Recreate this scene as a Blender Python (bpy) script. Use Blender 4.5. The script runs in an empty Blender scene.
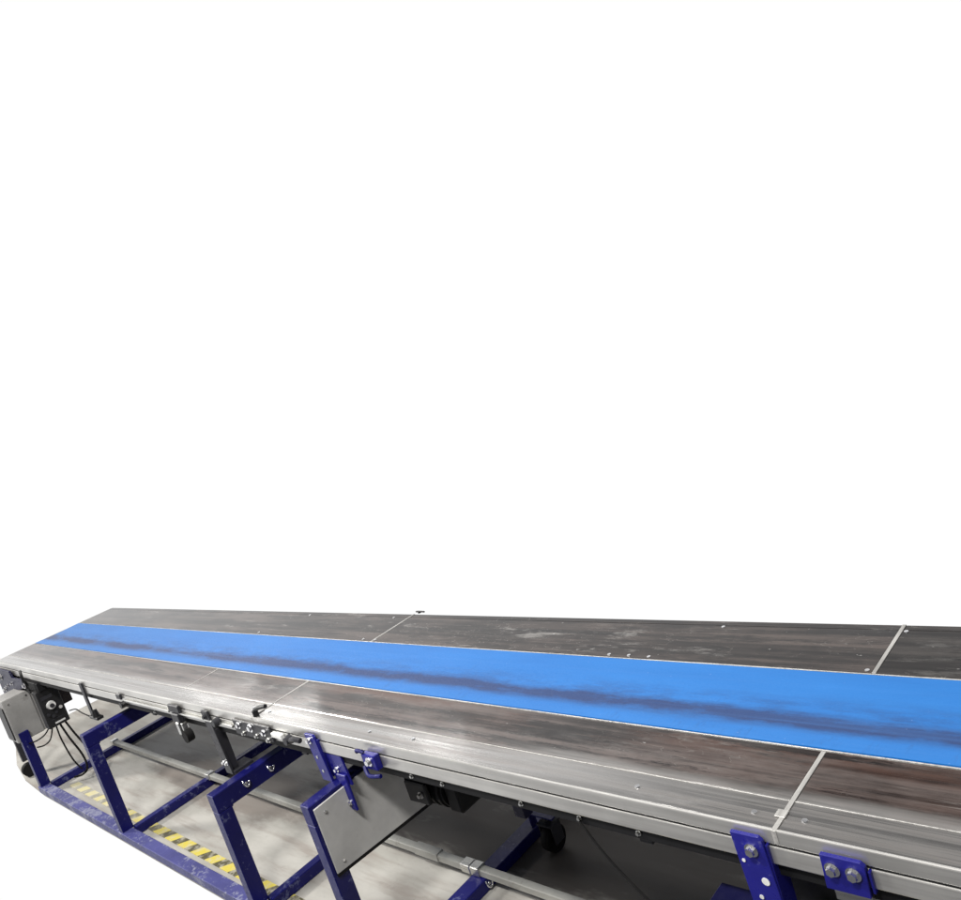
import bpy, bmesh, math, random
from mathutils import Vector, Matrix
random.seed(7)
scene = bpy.context.scene
C = scene.collection
BASE = Vector((-2.5, 0.46, 0.0))
TOP = 0.900                      # table top height
A, Bk, W = 0.2927, 0.6423, 0.920  # belt front edge, belt back edge, table width
XL, XR = -6.24, 1.45             # conveyor ends

# ------------------------------------------------------------------ materials
def lin(r, g, b):
    f = lambda c: (c/255/12.92 if c/255 <= .04045 else ((c/255+.055)/1.055)**2.4)
    return (f(r), f(g), f(b), 1)

class N:
    """small node helper"""
    def __init__(s, name):
        s.m = bpy.data.materials.new(name); s.m.use_nodes = True
        s.t = s.m.node_tree; s.b = s.t.nodes['Principled BSDF']
        s.tc = s.t.nodes.new('ShaderNodeTexCoord')
    def n(s, k, **kw):
        o = s.t.nodes.new(k)
        for a, v in kw.items(): setattr(o, a, v)
        return o
    def put(s, sock, v):
        if isinstance(v, bpy.types.NodeSocket): s.t.links.new(v, sock)
        else: sock.default_value = v
    def noise(s, scale, stretch=(1,1,1), detail=4, rough=.55, off=(0,0,0)):
        mp = s.n('ShaderNodeMapping'); s.put(mp.inputs['Vector'], s.tc.outputs['Object'])
        mp.inputs['Scale'].default_value = stretch; mp.inputs['Location'].default_value = off
        o = s.n('ShaderNodeTexNoise'); s.put(o.inputs['Vector'], mp.outputs[0])
        o.inputs['Scale'].default_value = scale; o.inputs['Detail'].default_value = detail
        o.inputs['Roughness'].default_value = rough
        return o.outputs['Fac']
    def rng(s, v, a, b, c=0, d=1, smooth=False):
        o = s.n('ShaderNodeMapRange'); o.interpolation_type = 'SMOOTHSTEP' if smooth else 'LINEAR'
        s.put(o.inputs['Value'], v)
        for i, x in zip(('From Min','From Max','To Min','To Max'), (a,b,c,d)): s.put(o.inputs[i], x)
        return o.outputs[0]
    def math(s, op, a, b=0.0, c=None):
        o = s.n('ShaderNodeMath', operation=op); s.put(o.inputs[0], a); s.put(o.inputs[1], b)
        if c is not None: s.put(o.inputs[2], c)
        return o.outputs[0]
    def mix(s, f, a, b):
        o = s.n('ShaderNodeMix', data_type='RGBA'); s.put(o.inputs[0], f); s.put(o.inputs[6], a); s.put(o.inputs[7], b)
        return o.outputs[2]
    def xyz(s):
        o = s.n('ShaderNodeSeparateXYZ'); s.put(o.inputs[0], s.tc.outputs['Object']); return o.outputs
    def set(s, **k):
        for a, v in k.items():
            s.put(s.b.inputs[{'color':'Base Color','rough':'Roughness','metal':'Metallic','spec':'Specular IOR Level'}[a]], v)
    def bump(s, h, strength=.2, dist=.002):
        o = s.n('ShaderNodeBump'); o.inputs['Strength'].default_value = strength; o.inputs['Distance'].default_value = dist
        s.put(o.inputs['Height'], h); s.put(s.b.inputs['Normal'], o.outputs[0])

def mat_deck(name, dark, light, rust, near=True, off=(0,0,0), pale=.16, spec=.4):
    """steel deck with the brown reflection of the dark hall put into the colour: bare along the near edge, streaked, scratched and dirty"""
    k = N(name)
    x = k.xyz()
    streak = k.noise(2.6, (.22, 8, 1), 9, .68, off)
    blot = k.noise(2.6, (.8, 2.0, 1), 9, .72, off)
    fine = k.noise(60, (.15, 1.6, 1), 3, .6, off)
    f = k.rng(k.math('ADD', k.math('MULTIPLY', streak, .62), k.math('MULTIPLY', blot, .38)), .40, .60, 0, 1, True)
    c = k.mix(f, dark, light)
    if near:
        edge = k.rng(k.math('ABSOLUTE', k.math('SUBTRACT', x['Y'], A-.005)), .0, .085, 1, 0, True)
        r = k.rng(k.noise(2.2, (.6, 4, 1), 8, .68, (3,1,0)), .44, .62, 0, .8, True)
        c = k.mix(k.math('MULTIPLY', r, k.math('ADD', .22, k.math('MULTIPLY', edge, .75))), c, rust)
    w = k.rng(k.noise(4.2, (.55, 2.4, 1), 10, .76, (7,2,0)), .55, .66, 0, .55, True)
    c = k.mix(w, c, (pale, pale*.96, pale*.92, 1))
    dk = k.rng(k.noise(3.2, (.45, 4.2, 1), 10, .76, (2,9,0)), .51 if not near else .535, .59, 0, .9, True)
    c = k.mix(dk, c, (.008,.006,.006,1))
    # fine light scratches in two directions, and specks
    sc = 0.0
    for st, o2 in (((.5, 26, 1), (0,0,0)), ((3.2, 9, 1), (4,4,0))):
        n_ = k.noise(3.0, st, 2, .5, o2)
        l_ = k.rng(k.math('ABSOLUTE', k.math('SUBTRACT', n_, .5)), .0, .006, 1, 0)
        gate = k.rng(k.noise(3.5, (1,1,1), 3, .6, o2), .50, .62, 0, .55, True)
        sc = k.math('MAXIMUM', sc, k.math('MULTIPLY', l_, gate))
    c = k.mix(sc, c, (.24,.225,.21,1))
    sp = k.rng(k.noise(46, (.8, 1.2, 1), 2, .5, (1,5,0)), .75, .80, 0, .6, True)
    c = k.mix(sp, c, (.38,.37,.36,1))
    rough = k.math('ADD', k.rng(fine, .3, .7, .07, .15), k.math('MULTIPLY', w, .16))
    if near:
        # bare metal: along the outer edge, thinning out raggedly under the brown
        e = k.math('ADD', x['Y'], k.math('MULTIPLY', k.math('SUBTRACT', k.noise(2.4, (.35, 2.5, 1), 7, .62, (5,5,0)), .5), .11))
        bare = k.rng(e, .080, .150, .92, 0, True)
        bands = k.rng(k.noise(4.0, (.13, 10, 1), 6, .62, (8,1,0)), .45, .60, 1, .45, True)
        patch = k.rng(k.noise(1.5, (.6, 2.2, 1), 7, .66, (1,8,0)),   .54, .66, 0, .16, True)
        silver_reflection = k.rng(x['X'], -2.9, -4.6, .4, 2.0)          # silvery reflection put into the colour, growing towards the drive end
        bare = k.math('MAXIMUM', k.math('MULTIPLY', bare, bands), k.math('MULTIPLY', patch, silver_reflection))  # bare edge metal and the painted silvery reflection
        metal = k.mix(k.noise(10, (.12,5,5), 5, .6), (.34,.33,.32,1), (.70,.685,.67,1))
        c = k.mix(bare, c, metal)
        k.set(metal=bare)
        rough = k.math('ADD', rough, k.math('MULTIPLY', bare, .05))
    k.set(color=c, rough=rough, spec=spec)
    k.bump(fine, .04, .0006)
    return k.m

def mat_metal(name, col, rough=.32, var=.12, stretch=(.2,6,6), metal=1.0):
    k = N(name)
    s = k.noise(14, stretch, 5, .6); b = k.noise(4, (1,1,1), 5, .6)
    f = k.rng(k.math('ADD', k.math('MULTIPLY', s, .5), k.math('MULTIPLY', b, .5)), .38, .64, 0, 1, True)
    lo = tuple(c*(1-var*1.6) for c in col[:3])+(1,)
    hi = tuple(min(1, c*(1+var)) for c in col[:3])+(1,)
    k.set(color=k.mix(f, lo, hi), rough=k.rng(s, .3, .7, rough*.8, rough*1.3), metal=metal)
    k.bump(s, .06, .001)
    return k.m

def mat_paint(name, col, scuff, amount=.55, rough=.38, thr=.57):
    k = N(name)
    a = k.noise(9, (1,1,1), 6, .68); f2 = k.noise(55, (1,1,1), 4, .7)
    chips = k.rng(k.math('ADD', k.math('MULTIPLY', a, .6), k.math('MULTIPLY', f2, .4)), thr, thr+.06, 0, amount, True)
    tone = k.rng(k.noise(5, (1,1,1), 4, .6, (2,2,2)), .3, .7, .82, 1.2)
    o = k.n('ShaderNodeVectorMath', operation='SCALE'); o.inputs[0].default_value = col[:3]; k.put(o.inputs['Scale'], tone)
    k.set(color=k.mix(chips, o.outputs[0], scuff), rough=k.rng(f2, .3, .7, rough*.8, rough*1.35))
    k.set(spec=.28)
    k.bump(f2, .10, .0008)
    return k.m

def mat_plain(name, col, rough=.5, metal=0.0, spec=.5):
    k = N(name)
    f = k.rng(k.noise(22, (1,1,1), 5, .6), .3, .7, .78, 1.2)
    o = k.n('ShaderNodeVectorMath', operation='SCALE'); o.inputs[0].default_value = col[:3]; k.put(o.inputs['Scale'], f)
    k.set(color=o.outputs[0], rough=rough, metal=metal, spec=spec)
    return k.m

def mat_belt():
    k = N('blue_belt_rubber')
    x = k.xyz()
    wob = k.math('MULTIPLY', k.math('SUBTRACT', k.noise(1.6, (1,.2,1), 4, .55), .5), .035)
    d = k.math('SUBTRACT', k.math('ADD', x['Y'], wob), .397)
    core = k.rng(k.math('ABSOLUTE', d), .0, .058, 1, 0, True)
    wide = k.rng(k.math('ABSOLUTE', k.math('SUBTRACT', d, .03)), .0, .12, 1, 0, True)
    patch = k.rng(k.noise(3.6, (.55,1.6,1), 8, .72, (4,0,0)), .38, .60, .42, 1.05, True)
    smear = k.rng(k.noise(10, (.35,1.5,1), 8, .80, (0,3,0)), .40, .64, 0, 1, True)
    fac = k.math('ADD', k.math('MULTIPLY', k.math('MULTIPLY', core, patch), .98),
                 k.math('MULTIPLY', k.math('MULTIPLY', wide, smear), .50))
    fac = k.math('MINIMUM', fac, .9)
    tone = k.mix(k.rng(k.noise(5, (.4,2,1), 5, .6, (9,0,0)), .3, .7), (.008,.140,.455,1), (.013,.168,.52,1))
    scuff = k.rng(k.noise(7, (2.6,.55,1), 8, .8, (6,3,0)), .52, .66, 0, .30, True)   # short cross scuffs
    fac = k.math('MAXIMUM', fac, k.math('MULTIPLY', scuff, k.rng(k.math('ABSOLUTE', d), .02, .17, 1, 0, True)))
    c = k.mix(fac, tone, (.012,.028,.110,1))
    wipe = k.rng(k.noise(2.2, (.22,9,1), 6, .65, (2,2,0)), .52, .72, 0, .22, True)
    c = k.mix(wipe, c, (.05,.21,.56,1))
    dust = k.rng(k.noise(80, (1,1,1), 2, .5), .73, .80, 0, .28, True)
    c = k.mix(dust, c, (.4,.5,.75,1))
    fine = k.noise(140, (1,1,1), 2, .5)
    k.set(color=c, rough=k.rng(fine, .3, .7, .34, .46), spec=.42)
    k.bump(fine, .08, .0006)
    return k.m

def mat_floor():
    k = N('concrete')
    a = k.noise(2.4, (.7,1.6,1), 6, .62); b = k.noise(16, (1,1,1), 5, .65); s = k.noise(3.2, (.5,4,1), 5, .6, (3,3,0))
    c = k.mix(k.rng(a, .34, .66, 0, 1, True), (.345,.335,.305,1), (.465,.452,.418,1))
    c = k.mix(k.rng(s, .46, .70, 0, .60, True), c, (.25,.21,.185,1))
    c = k.mix(k.rng(b, .58, .74, 0, .35, True), c, (.22,.21,.19,1))
    # shade under the table painted into the floor colour, with a ragged outline
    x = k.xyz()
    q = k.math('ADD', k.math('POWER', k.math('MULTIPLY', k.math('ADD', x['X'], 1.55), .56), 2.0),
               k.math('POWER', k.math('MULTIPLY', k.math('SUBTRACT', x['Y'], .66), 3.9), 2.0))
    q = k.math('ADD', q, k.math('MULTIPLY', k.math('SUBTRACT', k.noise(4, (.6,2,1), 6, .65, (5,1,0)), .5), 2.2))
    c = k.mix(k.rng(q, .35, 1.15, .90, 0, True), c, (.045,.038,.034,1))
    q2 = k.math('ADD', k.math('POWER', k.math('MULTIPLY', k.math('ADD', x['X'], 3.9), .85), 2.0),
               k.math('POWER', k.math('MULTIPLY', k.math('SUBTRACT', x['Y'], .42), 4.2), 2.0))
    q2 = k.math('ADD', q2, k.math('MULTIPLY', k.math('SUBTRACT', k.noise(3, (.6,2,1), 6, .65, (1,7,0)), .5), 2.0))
    c = k.mix(k.rng(q2, .45, 1.0, .80, 0, True), c, (.185,.160,.142,1))  # brown floor reflection and shade of the left bays, painted in
    k.set(color=c, rough=k.rng(a, .3, .7, .42, .60), spec=.22)
    k.bump(b, .06, .001)
    return k.m

def mat_tape():
    k = N('hazard_tape')
    x = k.xyz()
    t = k.math('FRACT', k.math('DIVIDE', k.math('SUBTRACT', x['X'], k.math('MULTIPLY', x['Y'], 0.9)), .170))
    st = k.rng(t, .50, .53)
    st2 = k.rng(t, .97, 1.0)
    st = k.math('SUBTRACT', st, st2)
    wear = k.rng(k.noise(18, (1,1,1), 6, .7), .44, .62, 0, .60, True)
    c = k.mix(st, (.60,.50,.075,1), (.085,.076,.040,1))
    c = k.mix(wear, c, (.52,.49,.40,1))
    c = k.mix(k.rng(x['X'], -5.6, -3.6, .55, 0), c, (.62,.60,.52,1))
    k.set(color=c, rough=.42)
    return k.m

M = {}
M['near'] = mat_deck('worn_steel_deck_near', (.010,.007,.0065,1), (.105,.084,.078,1), (.085,.042,.030,1), True)
M['far'] = mat_deck('worn_brown_deck_far', (.005,.003,.003,1), (.080,.062,.055,1), (.045,.025,.019,1), False, (11,4,0), .32, .27)
M['far_dark'] = mat_deck('blackened_deck_far', (.004,.003,.003,1), (.045,.039,.036,1), (.03,.02,.017,1), False, (3,8,0), .12, .20)
M['alu'] = mat_metal('aluminium_profile', (.66,.65,.625,1), .32, .10, (.1,4,4), .75)
M['seam'] = mat_metal('aluminium_seam', (.50,.49,.47,1), .40, .18, (6,.4,6), .35)
M['groove'] = mat_plain('groove_black', (.008,.008,.009), .6, spec=.25)
M['tie'] = mat_paint('galvanised_grey', (.36,.36,.335), (.20,.19,.17,1), .5, .40, .55)
M['blue'] = mat_paint('navy_enamel', (.0052,.0056,.095), (.20,.22,.36,1), .40, .38, .55)
M['bluerail'] = mat_paint('worn_navy_enamel', (.060,.062,.20), (.30,.31,.39,1), .60, .45, .51)
M['bluebright'] = mat_paint('blue_enamel', (.013,.013,.180), (.4,.4,.5,1), .16, .30)
M['navy_shaded'] = mat_paint('shaded_navy_enamel', (.006,.006,.035), (.2,.2,.26,1), .3)  # navy enamel with its shade put into the colour
M['steel'] = mat_metal('zinc_steel', (.60,.60,.58,1), .30, .12)
M['grey'] = mat_paint('grey_powder_coat', (.50,.495,.48), (.33,.32,.30,1), .35, .34)
M['cabinet'] = mat_paint('cabinet_grey', (.30,.295,.285), (.20,.19,.18,1), .45, .36, .54)
M['dgrey'] = mat_paint('dark_grey_steel', (.032,.032,.037), (.22,.22,.22,1), .4, .4)
M['black'] = mat_plain('black_plastic', (.012,.012,.013), .45)
M['rubber'] = mat_plain('black_rubber', (.010,.0095,.0095), .75, spec=.2)
M['brown'] = mat_plain('brown_board', (.055,.042,.040), .6)
M['white'] = mat_plain('white_plastic', (.75,.75,.73), .4)
M['bolt'] = mat_metal('bright_bolt', (.85,.85,.86,1), .22, .05)
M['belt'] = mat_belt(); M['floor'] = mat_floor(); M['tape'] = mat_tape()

# ------------------------------------------------------------------ mesh helpers
def bm_new(): return bmesh.new()
def box(bm, x0, x1, y0, y1, z0, z1, bev=.0025, seg=1):
    r = bmesh.ops.create_cube(bm, size=1)
    vs = r['verts']
    bmesh.ops.scale(bm, vec=(x1-x0, y1-y0, z1-z0), verts=vs)
    bmesh.ops.translate(bm, vec=((x0+x1)/2, (y0+y1)/2, (z0+z1)/2), verts=vs)
    if bev > 0:
        es = list({e for v in vs for e in v.link_edges})
        bmesh.ops.bevel(bm, geom=es, offset=min(bev, .4*min(x1-x0, y1-y0, z1-z0)), segments=seg, affect='EDGES', profile=.5)
def cyl(bm, p, q, r, seg=18, r2=None, bev=0):
    p, q = Vector(p), Vector(q); d = q-p
    rot = d.to_track_quat('Z', 'Y').to_matrix().to_4x4()
    bmesh.ops.create_cone(bm, cap_ends=True, segments=seg, radius1=r, radius2=r if r2 is None else r2, depth=d.length,
                          matrix=Matrix.Translation((p+q)/2) @ rot)
def prism(bm, pts, axis, a, b, bev=.002):
    """closed outline of 2-D points extruded along axis (0=x,1=y,2=z) from a to b"""
    def P(u, v, w):
        return {0:(w,u,v), 1:(u,w,v), 2:(u,v,w)}[axis]
    va = [bm.verts.new(P(u,v,a)) for u, v in pts]; vb = [bm.verts.new(P(u,v,b)) for u, v in pts]
    fs = [bm.faces.new(va), bm.faces.new(vb[::-1])]
    n = len(pts)
    for i in range(n): fs.append(bm.faces.new((va[i], vb[i], vb[(i+1)%n], va[(i+1)%n])))
    bmesh.ops.recalc_face_normals(bm, faces=fs)
    if bev:
        es = list({e for f in fs for e in f.edges})
        bmesh.ops.bevel(bm, geom=es, offset=bev, segments=1, affect='EDGES')
def tube(bm, pts, r, seg=8, res=6):
    """smooth tube through points"""
    P = [Vector(p) for p in pts]; out = []
    for i in range(len(P)-1):
        p0, p1, p2, p3 = P[max(i-1,0)], P[i], P[i+1], P[min(i+2,len(P)-1)]
        for k in range(res):
            t = k/res
            out.append(.5*((2*p1)+(p2-p0)*t+(2*p0-5*p1+4*p2-p3)*t*t+(3*p1-p0-3*p2+p3)*t**3))
    out.append(P[-1]); rings = []
    for i, c in enumerate(out):
        d = (out[min(i+1,len(out)-1)]-out[max(i-1,0)]).normalized()
        a = d.orthogonal().normalized() if not rings else (prev - d*prev.dot(d)).normalized()
        prev = a; b = d.cross(a)
        rings.append([bm.verts.new(c+r*(math.cos(2*math.pi*j/seg)*a+math.sin(2*math.pi*j/seg)*b)) for j in range(seg)])
    for i in range(len(rings)-1):
        for j in range(seg): bm.faces.new((rings[i][j], rings[i][(j+1)%seg], rings[i+1][(j+1)%seg], rings[i+1][j]))
    bm.faces.new(rings[0][::-1]); bm.faces.new(rings[-1])
YOFF = 0.0                       # hardware bolted on the rail is drawn about y = -.036 and set back on its face
def obj(name, bm, mat, parent=None, smooth=False, label=None):
    if YOFF: bmesh.ops.translate(bm, vec=(0, YOFF, 0), verts=bm.verts)
    me = bpy.data.meshes.new(name); bm.normal_update(); bm.to_mesh(me); bm.free()
    me.materials.append(mat)
    o = bpy.data.objects.new(name, me); C.objects.link(o)
    if smooth:
        for p in me.polygons: p.use_smooth = len(p.vertices) <= 4
    if parent:
        o.parent = parent; o.matrix_parent_inverse = Matrix.Translation(-BASE)
    if label: o['label'] = label
    return o
def sub(name, bm, mat, part, smooth=False, label=None):
    """a sub-part: its parent part sits at the world origin inside the thing"""
    o = obj(name, bm, mat, None, smooth, label); o.parent = part
    return o
def one(f, *a, **k):
    bm = bm_new(); f(bm, *a, **k); return bm
def head(p, r, h, axis=1, s=-1, seg=6):
    """hexagon bolt head with washer standing out of a face along axis*s"""
    bm = bm_new(); p = Vector(p); d = Vector((0,0,0)); d[axis] = s
    cyl(bm, p, p+d*h*.25, r*1.45, 20); cyl(bm, p+d*h*.2, p+d*h, r, seg, r*.9)
    return bm

# ------------------------------------------------------------------ setting: the patch of floor the photo keeps
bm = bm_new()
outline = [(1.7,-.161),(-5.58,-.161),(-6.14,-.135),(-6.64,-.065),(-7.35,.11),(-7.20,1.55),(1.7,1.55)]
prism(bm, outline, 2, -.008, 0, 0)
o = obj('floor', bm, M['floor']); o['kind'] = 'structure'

bm = bm_new()
prism(bm, [(-5.45,-.024),(1.6,-.094),(1.6,-.034),(-5.45,.030)], 2, .0005, .004, 0)
o = obj('hazard_tape', bm, M['tape'])
o['label'] = 'worn yellow and black striped warning tape on the floor inside the blue base rail'; o['category'] = 'tape'

# ------------------------------------------------------------------ the conveyor
root = bpy.data.objects.new('belt_conveyor', None); C.objects.link(root); root.location = BASE
root['label'] = 'long sorting conveyor with bright blue belt, dark side tables and navy blue steel frame'
root['category'] = 'conveyor'
T = root
# belt (slightly crowned strip with a rolled end)
bm = bm_new()
pts = []
n = 10
for i in range(n+1):
    t = i/n; pts.append((A+.006+t*(Bk-A-.012), TOP+.0015-.004*math.sin(math.pi*t)))
prof = pts + [(Bk-.006, TOP-.012), (A+.006, TOP-.012)]
prism(bm, prof, 0, XL, XR, 0)
obj('belt', bm, M['belt'], T)
for y in (A, Bk):
    obj('edge_highlight', one(box, XL, XR, y-.0018, y+.0018, TOP-.02, TOP+.0012, .0005), M['seam'], T)  # highlight of the rounded belt edge, put in as a pale strip
# side tables, module by module
seams = [0.0, -2.22]
segs = [(XL, -2.226), (-2.214, -.006), (.006, XR)]
for a, b in segs:
    p = obj('side_table', one(box, a, b, .104, A-.0045, TOP-.03, TOP, .0015), M['near'], T)
    sub('steel_edge', one(box, a, b, .0084, .0995, TOP-.03, TOP-.0008, .0012), M['near'], p)
    sub('joint_bead', one(box, a, b, .1000, .1022, TOP-.03, TOP+.0005, .0005), M['seam'], p)
    p = obj('side_table', one(box, a, b, Bk+.0045, W-.0295, TOP-.03, TOP, .0015), M['far_dark' if a > 0 else 'far'], T)
    sub('steel_edge', one(box, a, b, W-.028, W+.0022, TOP-.03, TOP-.0008, .0012), M['far_dark' if a > 0 else 'far'], p)
bm = bm_new()
for s in seams:
    obj('seam_strip', one(box, s-.0055, s+.0055, -.001, A-.005, TOP-.03, TOP+.0012, .0006), M['seam'], T)
    obj('seam_strip', one(box, s-.0055, s+.0055, Bk+.005, W+.0028, TOP-.03, TOP+.0012, .0006), M['seam'], T)
bm.free()
obj('seam_strip', one(box, -3.068, -3.060, .104, A-.005, TOP-.002, TOP+.0010, .0004), M['seam'], T)
obj('joint_lug', one(box, -.016, .008, .042, .066, TOP, TOP+.0035, .001), M['seam'], T)
obj('joint_lug', one(box, -2.238, -2.212, .030, .060, TOP, TOP+.0035, .001), M['seam'], T)
# countersunk screws in the tables; those along the belt stand in for white litter
for x, y in [(.048,.048),(-.062,.044),(-.37,.05),(-1.48,.055),(-1.25,.062),(-2.16,.055),(-2.30,.06),(.016,.882),(-2.33,.88),(-.55,.88),
             (-2.30,.66),(-2.21,.662),(-.87,.66),(-.79,.662),(-.71,.661),(-.02,.66),(-3.1,.885),(-3.3,.665)]:
    obj('screw', one(cyl, (x,y,TOP-.002), (x,y,TOP+.0022), .0075, 14, .006), M['bolt'], T)
# aluminium side profiles : two ribs and a black slot
def profile(y0, y1, drop=0.0):
    p = obj('side_rail', one(box, XL, XR, y0, y1, .8655, TOP+.001-drop, .003, 2), M['alu'], T)
    ym = (y0+y1)/2
    sub('rail_slot', one(box, XL+.002, XR-.002, ym-.0015, ym+.0015, .8590, .8660, 0), M['groove'], p)
    sub('lower_rib', one(box, XL, XR, y0-.001, y1+.001, .817, .8600, .003, 2), M['alu'], p)
profile(0, .0078)
profile(W-.006, W+.002, .0320)
obj('end_rail', one(box, XL-.022, XL-.0012, -.002, W+.002, .825, TOP-.002, .003), M['alu'], T)
# bed under the belt
obj('under_tray', one(box, XL+.03, XR, .018, W-.012, .796, TOP-.032, .002), M['groove'], T)
obj('under_rail', one(box, XL+.03, XR, .0105, .0165, .783, .8155, .001), M['groove'], T)
obj('return_belt', one(box, XL+.1, XR, A+.01, Bk-.01, .752, .758, .001), M['belt'], T)
for x in (-5.2, -3.4, -1.95, -.38, .9):
    obj('bed_crossbar', one(box, x-.02, x+.02, .03, W-.03, .755, .795, .002), M['dgrey'], T)
for x in (-.768,-.376,-1.25,-.56,-1.1,-3.3,-3.75):
    obj('bolt', head((x,.0105,.800), .0055, .008), M['steel'], T)

# frames : legs, cross beams and floor rails
def bolt_u(part, x, y, z):
    bm = bm_new()
    # open J hook: shank loop standing out of the beam face
    tube(bm, [(x,y-.012,z+.014),(x+.008,y-.014,z+.002),(x+.009,y-.006,z-.012),(x+.009,y+.008,z-.011),(x+.008,y+.013,z+.004)], .0042, 8, 5)
    cyl(bm, (x-.004,y,z), (x+.006,y,z), .006, 6)
    sub('hook_bolt', bm, M['bolt'], part, True)
def frame(x, w, ztop, h, ynear=-.155, beam=True, bolts=(), fx=None, fw=.05, fbolts=()):
    x0, x1 = x-w, x
    yl1 = ynear+.064
    obj('leg', one(box, x0, x1, ynear, yl1, .048, ztop-(h if beam else 0)-.0005, .003), M['blue'], T)
    obj('leg', one(box, x0, x1, W-yl1, W-ynear, .048, ztop-(h if beam else 0)-.0005, .003), M['blue'], T)
    fx = x+.030 if fx is None else fx
    c = obj('floor_cross_rail', one(box, fx-fw, fx, ynear+.064, W-ynear-.064, .001, .052, .003), M['blue'], T)
    for y, z in fbolts: bolt_u(c, fx, y, z)
    if beam:
        b = obj('cross_beam', one(box, x0, x1, ynear, W-ynear, ztop-h, ztop, .003), M['blue'], T)
        for y, z in bolts: bolt_u(b, x, y, z)
        # weld seam where leg meets beam
        sub('weld', one(tube, [(x0, yl1+.002, ztop-h-.002), (x1-.002, yl1+.002, ztop-h-.002)], .004, 8, 6), M['blue'], b)
        return b
for y0, y1 in ((-.163,-.098),(W+.098,W+.163)):
    obj('floor_rail', one(box, -5.66, XR+.2, y0, y1, .001, .050, .003), M['bluerail'], T)
frame(-5.60, .06, .465, .08, beam=False)
frame(-4.05, .06, .662, .078)
frame(-2.51, .06, .586, .082, bolts=((-.003,.553),(.122,.548)))
frame(-1.682, .055, .708, .075, fx=-1.582, fw=.078, fbolts=((.74,.030),(.375,.030)))
frame(1.32, .06, .586, .08)
for x in (-4.08, -2.54, -1.71, 1.29):
    for y in (.50, .80):
        zt = {-4.08:.662, -2.54:.586, -1.71:.708, 1.29:.586}[x]
        obj('riser', one(box, x-.02, x+.02, y-.02, y+.02, zt+.0005, .7955, .002), M['dgrey'], T)

# square tie bars lying on the floor cross rails
for a, b in ((-5.62,-4.035),(-4.025,-1.665),(-1.655,1.30)):
    p = obj('tie_bar', one(box, a, b, .368, .402, .0525, .084, .003), M['tie'], T)
    sub('end_cap', one(box, a-.004, a+.045, .362, .408, .0522, .091, .003), M['steel'], p)
    if a == -4.025:
        sub('sleeve', one(box, -2.02, -1.86, .364, .406, .0522, .089, .003), M['tie'], p)
        sub('end_cap', one(box, b-.05, b+.004, .362, .408, .0522, .091, .003), M['steel'], p)

# grey cover panel on the raised frame
bm = bm_new(); prism(bm, [(-.142,.440),(.292,.417),(.316,.70),(-.142,.692)], 0, -1.680, -1.672, .0015)
p = obj('cover_panel', bm, M['grey'], T)
bm = bm_new(); prism(bm, [(-.142,.428),(.312,.403),(.292,.4185),(-.142,.4415)], 0, -1.684, -1.673, 0)
sub('dark_edge', bm, M['rubber'], p)  # dark strip along the panel's lower edge
for y, z in ((-.105,.662),(-.105,.470),(.0,.668),(.26,.452)):
    sub('screw', one(cyl, (-1.673,y,z), (-1.667,y,z), .007, 14, .005), M['bolt'], p)

# blue mounting brackets on the side rail
YOFF = .033
def strap(name, x0, x1, z0, z1, skew, mat, bolts, y0=-.046, y1=-.036, flange=True, r=.0105):
    bm = bm_new()
    c = .008
    prism(bm, [(x0,z1),(x0+skew,z0),(x1+skew,z0),(x1,z1-c),(x1-c,z1)], 1, y0, y1, .0012)
    p = obj(name, bm, mat, T)
    if flange:
        sub('flange', one(box, x1+.0005, x1+.006, y1-.006, y1+.045, z0+.01, z1-.02, .001), mat, p)
    for x, z in bolts: sub('bolt', head((x,y0,z), r, .014), M['bolt'], p)
    return p
BB = M['bluebright']
p = strap('mounting_bracket', -.098, -.026, .56, .886, .012, BB, ((-.056,.852),))
for x, z, r in ((-.045,.778,.009),(-.083,.820,.004),(-.066,.735,.005)):
    sub('slot_hole', one(cyl, (x,-.0475,z), (x,-.044,z), r, 14), M['white'], p)
p = strap('mounting_bracket', .094, .180, .802, .880, -.004, BB, ((.114,.852),(.155,.852)))
sub('spacer', one(box, .098, .172, -.0355, .01, .770, .800, .002), M['steel'], p)
p = strap('mounting_bracket', -1.807, -1.745, .705, .890, .018, BB, ((-1.783,.866),), flange=True, r=.009)
for x, z in ((-1.772,.800),(-1.765,.745)):
    sub('slot_hole', one(cyl, (x,-.0475,z), (x,-.044,z), .006, 14), M['steel'], p)
p = strap('mounting_bracket', -1.735, -1.640, .700, .815, .012, BB, ((-1.69,.755),), y0=-.030, y1=-.022, flange=False, r=.007)
sub('drop_leg', one(box, -1.694, -1.640, -.040, -.031, .602, .742, .002), BB, p)
sub('bolt', head((-1.665,-.040,.632), .007, .010), M['bolt'], p)
p = obj('clamp_block', one(box, -1.445, -1.372, -.060, -.035, .818, .872, .004, 2), BB, T)
sub('bolt', head((-1.405,-.060,.850), .011, .014), M['bolt'], p)
sub('lever', one(tube, [(-1.44,-.062,.828),(-1.41,-.075,.806),(-1.35,-.07,.812)], .007, 8, 5), M['blue'], p)
sub('hook', one(tube, [(-1.47,-.055,.872),(-1.455,-.062,.885),(-1.43,-.055,.876)], .006, 8, 5), M['blue'], p)

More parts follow.
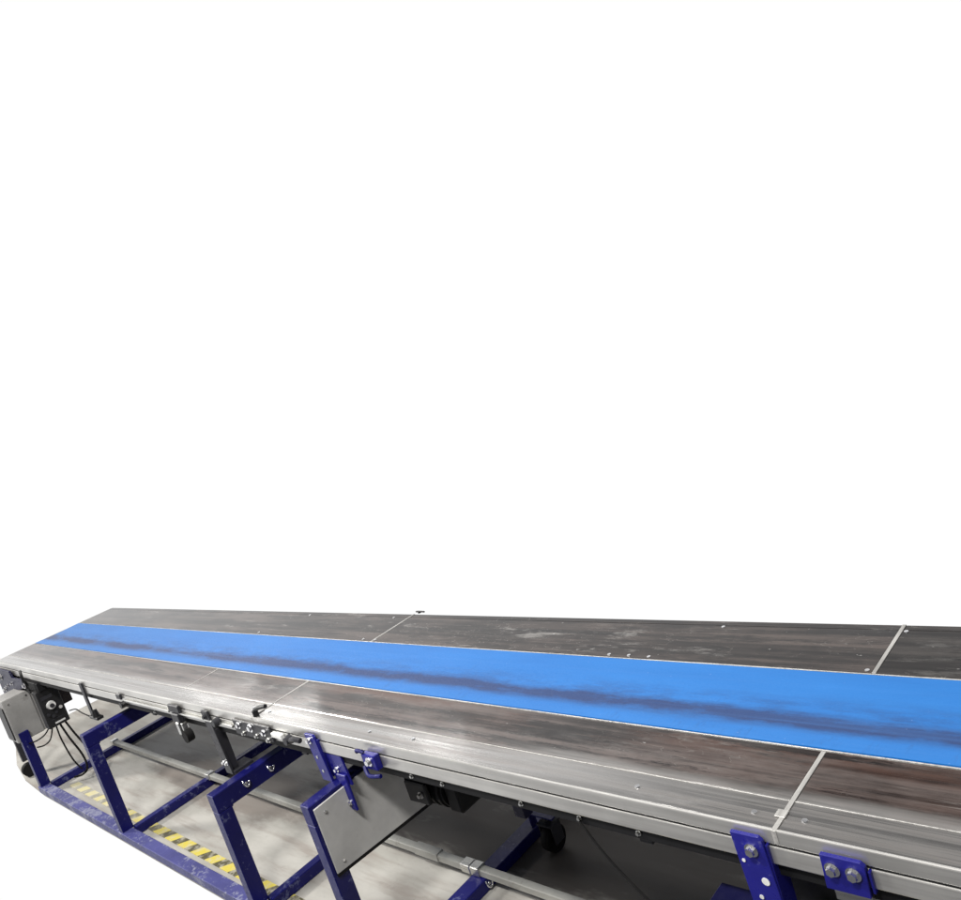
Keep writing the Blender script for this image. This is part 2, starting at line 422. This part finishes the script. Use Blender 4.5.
# grey splice plate with bolts
p = obj('splice_plate', one(box, -2.385, -2.075, -.044, -.035, .812, .880, .003), M['dgrey'], T)
for x, z, r in ((-2.335,.858,.011),(-2.235,.858,.013),(-2.13,.850,.010),(-2.31,.826,.007),(-2.20,.828,.007),(-2.11,.822,.008)):
    sub('bolt', head((x,-.044,z), r, .012), M['bolt'] if r > .009 else M['steel'], p)
sub('latch', one(box, -2.062, -1.985, -.052, -.035, .842, .862, .003), M['white'], p)
sub('latch', one(cyl, (-1.945,-.035,.845), (-1.945,-.062,.845), .020, 16, .014), M['dgrey'], p)
sub('latch', one(tube, [(-1.92,-.05,.85),(-1.88,-.055,.862),(-1.845,-.05,.858)], .010, 8, 5), M['dgrey'], p)
# black clamp lever on the edge
p = obj('clamp_lever', one(cyl, (-2.20,-.018,.90), (-2.20,-.018,.925), .012, 14), M['black'], T)
sub('handle', one(tube, [(-2.20,-.018,.925),(-2.165,-.016,.938),(-2.105,-.012,.950)], .0085, 10, 6), M['black'], p)
p = obj('clamp_lever', one(cyl, (-2.20,W-.012,.898), (-2.20,W-.012,.902), .008, 14), M['black'], T)
sub('handle', one(tube, [(-2.225,W-.010,.9035),(-2.20,W-.010,.9045),(-2.165,W-.010,.9035)], .0042, 10, 5), M['black'], p)

# support straps from the rail down to the beams
def post(x0, x1, z0, z1, y0, y1, skew):
    bm = bm_new(); prism(bm, [(x0,z1),(x0+skew,z0),(x1+skew,z0),(x1,z1)], 1, y0, y1, .0012)
    return obj('support_strap', bm, M['dgrey'], T)
p = post(-2.672, -2.612, .585, .888, -.046, -.036, .028)
sub('flange', one(box, -2.606, -2.600, -.044, -.002, .60, .80, .001), M['dgrey'], p)
sub('bolt', head((-2.642,-.046,.862), .010, .012), M['dgrey'], p)
for x in (-2.628, -2.600): sub('bolt', head((x,-.046,.640), .007, .012), M['bolt'], p)
sub('foot', one(box, -2.655, -2.572, -.040, .055, .586, .600, .002), M['dgrey'], p)
p = obj('strap_knob', one(cyl, (-2.535,-.036,.850), (-2.535,-.066,.850), .020, 14, .015), M['dgrey'], T)
p = post(-4.305, -4.262, .68, .886, -.046, -.036, .0)
sub('foot', one(box, -4.30, -4.17, -.06, -.02, .664, .682, .003), M['black'], p)
sub('nut', one(cyl, (-4.21,-.045,.683), (-4.21,-.045,.722), .020, 14, .014), M['black'], p)
# clamp hanging from the rail
p = obj('rail_clamp', one(box, -3.03, -2.915, -.050, -.036, .845, .884, .003), M['dgrey'], T)
sub('jaw', one(box, -3.005, -2.925, -.058, -.034, .80, .8445, .004), M['dgrey'], p)
sub('arm', one(box, -2.985, -2.950, -.060, -.030, .735, .80, .004), M['steel'], p)
sub('arm', one(box, -2.935, -2.915, -.056, -.030, .745, .80, .004), M['steel'], p)
sub('roller', one(cyl, (-2.915,-.065,.735), (-2.915,-.03,.735), .030, 20), M['rubber'], p)
p = obj('rail_clamp', one(box, -3.72, -3.66, -.048, -.036, .842, .872, .003), M['dgrey'], T)
sub('roller', one(cyl, (-3.66,-.06,.815), (-3.66,-.02,.815), .018, 14), M['black'], p)
obj('guide_rod', one(cyl, (-3.62,-.042,.842), (-3.05,-.042,.842), .006, 10), M['steel'], T)
obj('guide_rod', one(cyl, (-2.93,-.042,.842), (-2.40,-.042,.842), .006, 10), M['steel'], T)

YOFF = 0.0
# drive motor and small hardware hanging below the bed
bm = bm_new()
cyl(bm, (-1.50,.20,.63), (-1.31,.20,.63), .070, 22); cyl(bm, (-1.53,.20,.63), (-1.50,.20,.63), .055, 22)
for i in range(5): cyl(bm, (-1.48+.036*i,.20,.63), (-1.468+.036*i,.20,.63), .076, 22)
p = obj('drive_motor', bm, M['groove'], T)
sub('gearbox', one(box, -1.305, -1.24, .14, .26, .57, .70, .008, 2), M['groove'], p)
sub('mount', one(box, -1.50, -1.24, .13, .27, .7005, .7545, .004), M['groove'], p)
sub('terminal_box', one(box, -1.47, -1.36, .105, .122, .60, .68, .004), M['black'], p)
sub('bolt', head((-1.39,.105,.64), .009, .014), M['steel'], p)
obj('stop_block', one(box, -1.11, -1.06, .24, .28, .52, .7545, .003), M['navy_shaded'], T)
# side end plates below the right hand brackets
obj('bracket_foot', one(box, -.25, -.03, -.0025, .10, .585, .632, .003), M['navy_shaded'], T)
p = obj('tensioner', one(box, -.04, .10, .06, .14, .62, .7545, .004), M['black'], T)
sub('roller', one(cyl, (.03,.03,.66), (.03,.16,.66), .035, 20), M['rubber'], p)

# castors
def castor(x, y, r, top):
    bm = bm_new(); cyl(bm, (x-.02,y,r), (x+.02,y,r), r, 28); cyl(bm, (x-.024,y,r), (x+.024,y,r), r*.45, 20)
    w = sub_holder = None
    fork = bm_new()
    for s in (-1,1): box(fork, x+s*.034-.003, x+s*.034+.003, y-.028, y+.028, r*.8, r*2.25, .001)
    box(fork, x-.037, x+.037, y-.035, y+.035, r*2.25+.0005, r*2.25+.008, .001)
    cyl(fork, (x,y,r*2.25+.008), (x,y,top), .014, 14)
    p = obj('castor', fork, M['dgrey'], T)
    sub('wheel', bm, M['rubber'], p, True)
castor(-1.46, .66, .055, .150)
obj('castor_bracket', one(box, -1.605, -1.415, .64, .715, .1505, .157, .002), M['blue'], T)
obj('castor_bracket', one(box, -1.605, -1.590, .685, .715, .0525, .150, .002), M['blue'], T)

# left hand drive end : cabinet, controller, end plates
p = obj('control_cabinet', one(box, -5.86, -5.622, -.172, .006, .398, .722, .006, 2), M['cabinet'], T)
sub('dark_side_plate', one(box, -5.82, -5.66, -.1795, -.1725, .42, .665, .002), M['black'], p)  # plain dark plate covering the cabinet's near side
sub('back_plate', one(box, -5.70, -5.634, .0065, .062, .40, .705, .003), M['cabinet'], p)
for y, z in ((-.14,.685),(-.02,.69)): sub('screw', one(cyl, (-5.622,y,z), (-5.617,y,z), .006, 12), M['steel'], p)
bm = bm_new(); box(bm, -5.395, -5.305, -.030, .108, .462, .735, .006, 2)
p = obj('control_box', bm, M['black'], T)
bm = bm_new(); cyl(bm, (-5.304,.031,.615), (-5.283,.031,.615), .030, 24, .026); sub('dial', bm, M['white'], p)
bm = bm_new(); cyl(bm, (-5.2825,.031,.615), (-5.272,.031,.615), .014, 16); sub('dial_knob', bm, M['dgrey'], p)
for y, z in ((-.005,.560),(.045,.558),(.08,.575),(.02,.538)):
    sub('button', one(cyl, (-5.304,y,z), (-5.294,y,z), .011, 14), M['grey'] if y > .07 else M['dgrey'], p)
sub('data_plate', one(box, -5.304, -5.3015, .015, .080, .481, .492, 0), M['white'], p)
sub('data_plate', one(box, -5.304, -5.3015, .000, .075, .512, .518, 0), M['dgrey'], p)
sub('display', one(box, -5.304, -5.300, -.015, .06, .665, .690, .001), M['dgrey'], p)
obj('junction_panel', one(box, -5.43, -5.40, .112, .190, .555, .7345, .003), M['brown'], T)
obj('hanger_bracket', one(box, -5.40, -5.30, .0, .09, .736, .7955, .003), M['black'], T)
bm = bm_new()
prism(bm, [(-6.22,.862),(-6.22,.60),(-6.02,.60),(-5.74,.72),(-5.52,.76),(-5.52,.814),(-5.78,.814),(-5.80,.862)], 1, -.028, -.012, .002)
p = obj('end_plate', bm, M['navy_shaded'], T)
for x, z, r in ((-6.08,.80,.016),(-5.98,.74,.009),(-5.82,.77,.009),(-6.1,.70,.012)):
    sub('bolt', head((x,-.028,z), r, .016), M['bolt'] if r < .016 else M['steel'], p)
obj('drive_roller', one(cyl, (-6.12,.06,.76), (-6.12,W-.06,.76), .065, 26), M['rubber'], T)
obj('drive_guard', one(box, -6.02, -5.28, -.008, .25, .735, .7955, .003), M['groove'], T)
p = obj('hanger_hook', one(tube, [(-5.40,-.04,.905),(-5.385,-.046,.87),(-5.39,-.046,.80),(-5.37,-.04,.74)], .009, 8, 6), M['black'], T)
sub('bolt', head((-5.385,-.05,.80), .014, .015), M['bolt'], p)
# odd post and foot beyond the first leg
p = obj('leg', one(box, -6.20, -6.16, -.10, -.06, .12, .60, .003), M['dgrey'], T)
bm = bm_new(); cyl(bm, (-6.19,-.08,.052), (-6.13,-.08,.052), .05, 24)
sub('wheel', bm, M['rubber'], p, True)

# loose cables
def cable(pts, label, r=.0055, mat=None):
    o = obj('cable', one(tube, pts, r, 8, 7), mat or M['rubber'])
    o['label'] = label; o['category'] = 'cable'; o['group'] = 'cables under the conveyor'
    for pl in o.data.polygons: pl.use_smooth = True
cable([(-5.34,.02,.462),(-5.33,.015,.36),(-5.32,.03,.20),(-5.30,.055,.11)], 'black cable hanging straight down from the black control box, nearest the cabinet')
cable([(-5.34,.045,.462),(-5.32,.06,.35),(-5.30,.09,.20),(-5.31,.09,.10),(-5.36,.06,.055),(-5.42,.02,.05)], 'black cable hanging from the control box that curls back near the floor', .007)
cable([(-5.34,.08,.462),(-5.32,.10,.36),(-5.30,.13,.24),(-5.29,.15,.12)], 'black cable hanging from the control box, farthest from the cabinet', .007)
cable([(-5.35,-.02,.47),(-5.42,-.05,.42),(-5.5,-.09,.39),(-5.59,-.12,.375)], 'thin black cable looping from the control box to the short blue leg, upper of two', .005)
cable([(-5.35,.0,.465),(-5.40,-.03,.38),(-5.48,-.06,.34),(-5.56,-.09,.33)], 'thin black cable looping from the control box to the short blue leg, lower of two', .005)
cable([(-5.30,.12,.52),(-5.05,.10,.57),(-4.7,.04,.62),(-4.32,-.02,.675)], 'thin cable strung from the control box to the foot of the upright strap', .004)
cable([(-.563,.006,.797),(-.505,.0,.72),(-.44,.0,.645),(-.36,.0,.57)], 'single thin black wire dangling below the aluminium rail on the right', .0035)

# ------------------------------------------------------------------ camera
cd = bpy.data.cameras.new('camera'); cam = bpy.data.objects.new('camera', cd); C.objects.link(cam)
yaw, pit, rol = map(math.radians, (-46.0336, -7.2859, -18.3488))
fw = Vector((math.sin(yaw)*math.cos(pit), math.cos(yaw)*math.cos(pit), math.sin(pit)))
r0 = Vector((math.cos(yaw), -math.sin(yaw), 0)); u0 = r0.cross(fw)
r = math.cos(rol)*r0 + math.sin(rol)*u0; u = -math.sin(rol)*r0 + math.cos(rol)*u0
m = Matrix((r, u, -fw)).transposed().to_4x4(); m.translation = (.8716, -1.2924, 2.0363)
cam.matrix_world = m
cd.sensor_width = 36; cd.lens = 804.985/961*36; cd.clip_start = .02; cd.clip_end = 200
scene.camera = cam

# ------------------------------------------------------------------ light
w = bpy.data.worlds.new('World'); scene.world = w; w.use_nodes = True
nt = w.node_tree; bg = nt.nodes['Background']
# white backdrop ahead of the machine, dim hall behind, above and below
def wn(k, **kw):
    o = nt.nodes.new(k)
    for a, v in kw.items(): setattr(o, a, v)
    return o
def wl(a, b): nt.links.new(a, b)
g = wn('ShaderNodeTexCoord'); sx = wn('ShaderNodeSeparateXYZ'); wl(g.outputs['Generated'], sx.inputs[0])
def wrange(v, a, b, c=0., d=1.):
    o = wn('ShaderNodeMapRange', interpolation_type='SMOOTHSTEP'); wl(v, o.inputs['Value'])
    for k, x in zip(('From Min','From Max','To Min','To Max'), (a,b,c,d)): o.inputs[k].default_value = x
    return o.outputs[0]
dot = wn('ShaderNodeVectorMath', operation='DOT_PRODUCT'); wl(g.outputs['Generated'], dot.inputs[0])
dot.inputs[1].default_value = (math.sin(math.radians(-54)), math.cos(math.radians(-54)), 0)
front = wrange(dot.outputs['Value'], .10, .38)
up = wrange(sx.outputs['Z'], .468, .57, 1, 0); dn = wrange(sx.outputs['Z'], -.74, -.58)
def wmul(a, b):
    o = wn('ShaderNodeMath', operation='MULTIPLY'); wl(a, o.inputs[0]); wl(b, o.inputs[1]); return o.outputs[0]
fac = wmul(front, wmul(up, dn))
mx = wn('ShaderNodeMix', data_type='RGBA'); wl(fac, mx.inputs[0])
mx.inputs[6].default_value = (.13,.13,.135,1); mx.inputs[7].default_value = (1,1,1,1)
wl(mx.outputs[2], bg.inputs['Color']); bg.inputs['Strength'].default_value = 1.02

def area(name, loc, target, sx_, sy_, power, col=(1,1,1)):
    l = bpy.data.lights.new(name, 'AREA'); l.shape = 'RECTANGLE'; l.size = sx_; l.size_y = sy_; l.energy = power; l.color = col
    o = bpy.data.objects.new(name, l); C.objects.link(o); o.location = loc
    o.rotation_euler = (Vector(target)-Vector(loc)).to_track_quat('-Z', 'Y').to_euler()
    return o
tgt = Vector((-3.2, .2, .3))
area('hall_lamp', tgt + 10*Vector((-.76,-.36,.54)), tgt, .9, .9, 700, (1,.97,.92))
area('ceiling_lamp', (.4,-2.3,5.2), (-.6,.2,.4), 1.1, .3, 240, (1,.98,.95))
area('ceiling_lamp', (-3.2,-2.3,5.2), (-3.2,.2,.4), 1.1, .3, 240, (1,.98,.95))
area('ceiling_lamp', (-1.6,2.3,5.2), (-1.6,.6,.4), 1.8, .4, 35, (1,.98,.95))

def tube_or_added_lamp(loc, length, width, radiance):
    # lit fluorescent fitting of the hall, or the added broad lamp, facing down; the glints on the deck are its reflection
    o = area('tube_or_added_lamp', loc, (loc[0], loc[1], 0), width, length, radiance*math.pi*width*length, (1,.99,.96))
    o.rotation_euler = (0, 0, math.atan2(.40, .28)-math.pi/2)
tube_or_added_lamp((-7.06,4.18,4.3), .55, .16, 9)
tube_or_added_lamp((-7.82,4.24,4.3), .45, .10, 6)
tube_or_added_lamp((-10.7,4.15,4.3), .9, .9, 4)  # broad unseen lamp added to whiten the deck's hot zone
tube_or_added_lamp((-13.2,4.3,4.3), 1.2, .30, 6)

scene.render.engine = 'CYCLES'
scene.view_settings.view_transform = 'Standard'; scene.view_settings.look = 'None'
scene.view_settings.exposure = 0; scene.view_settings.gamma = 1
scene.cycles.use_denoising = True
scene.cycles.max_bounces = 8
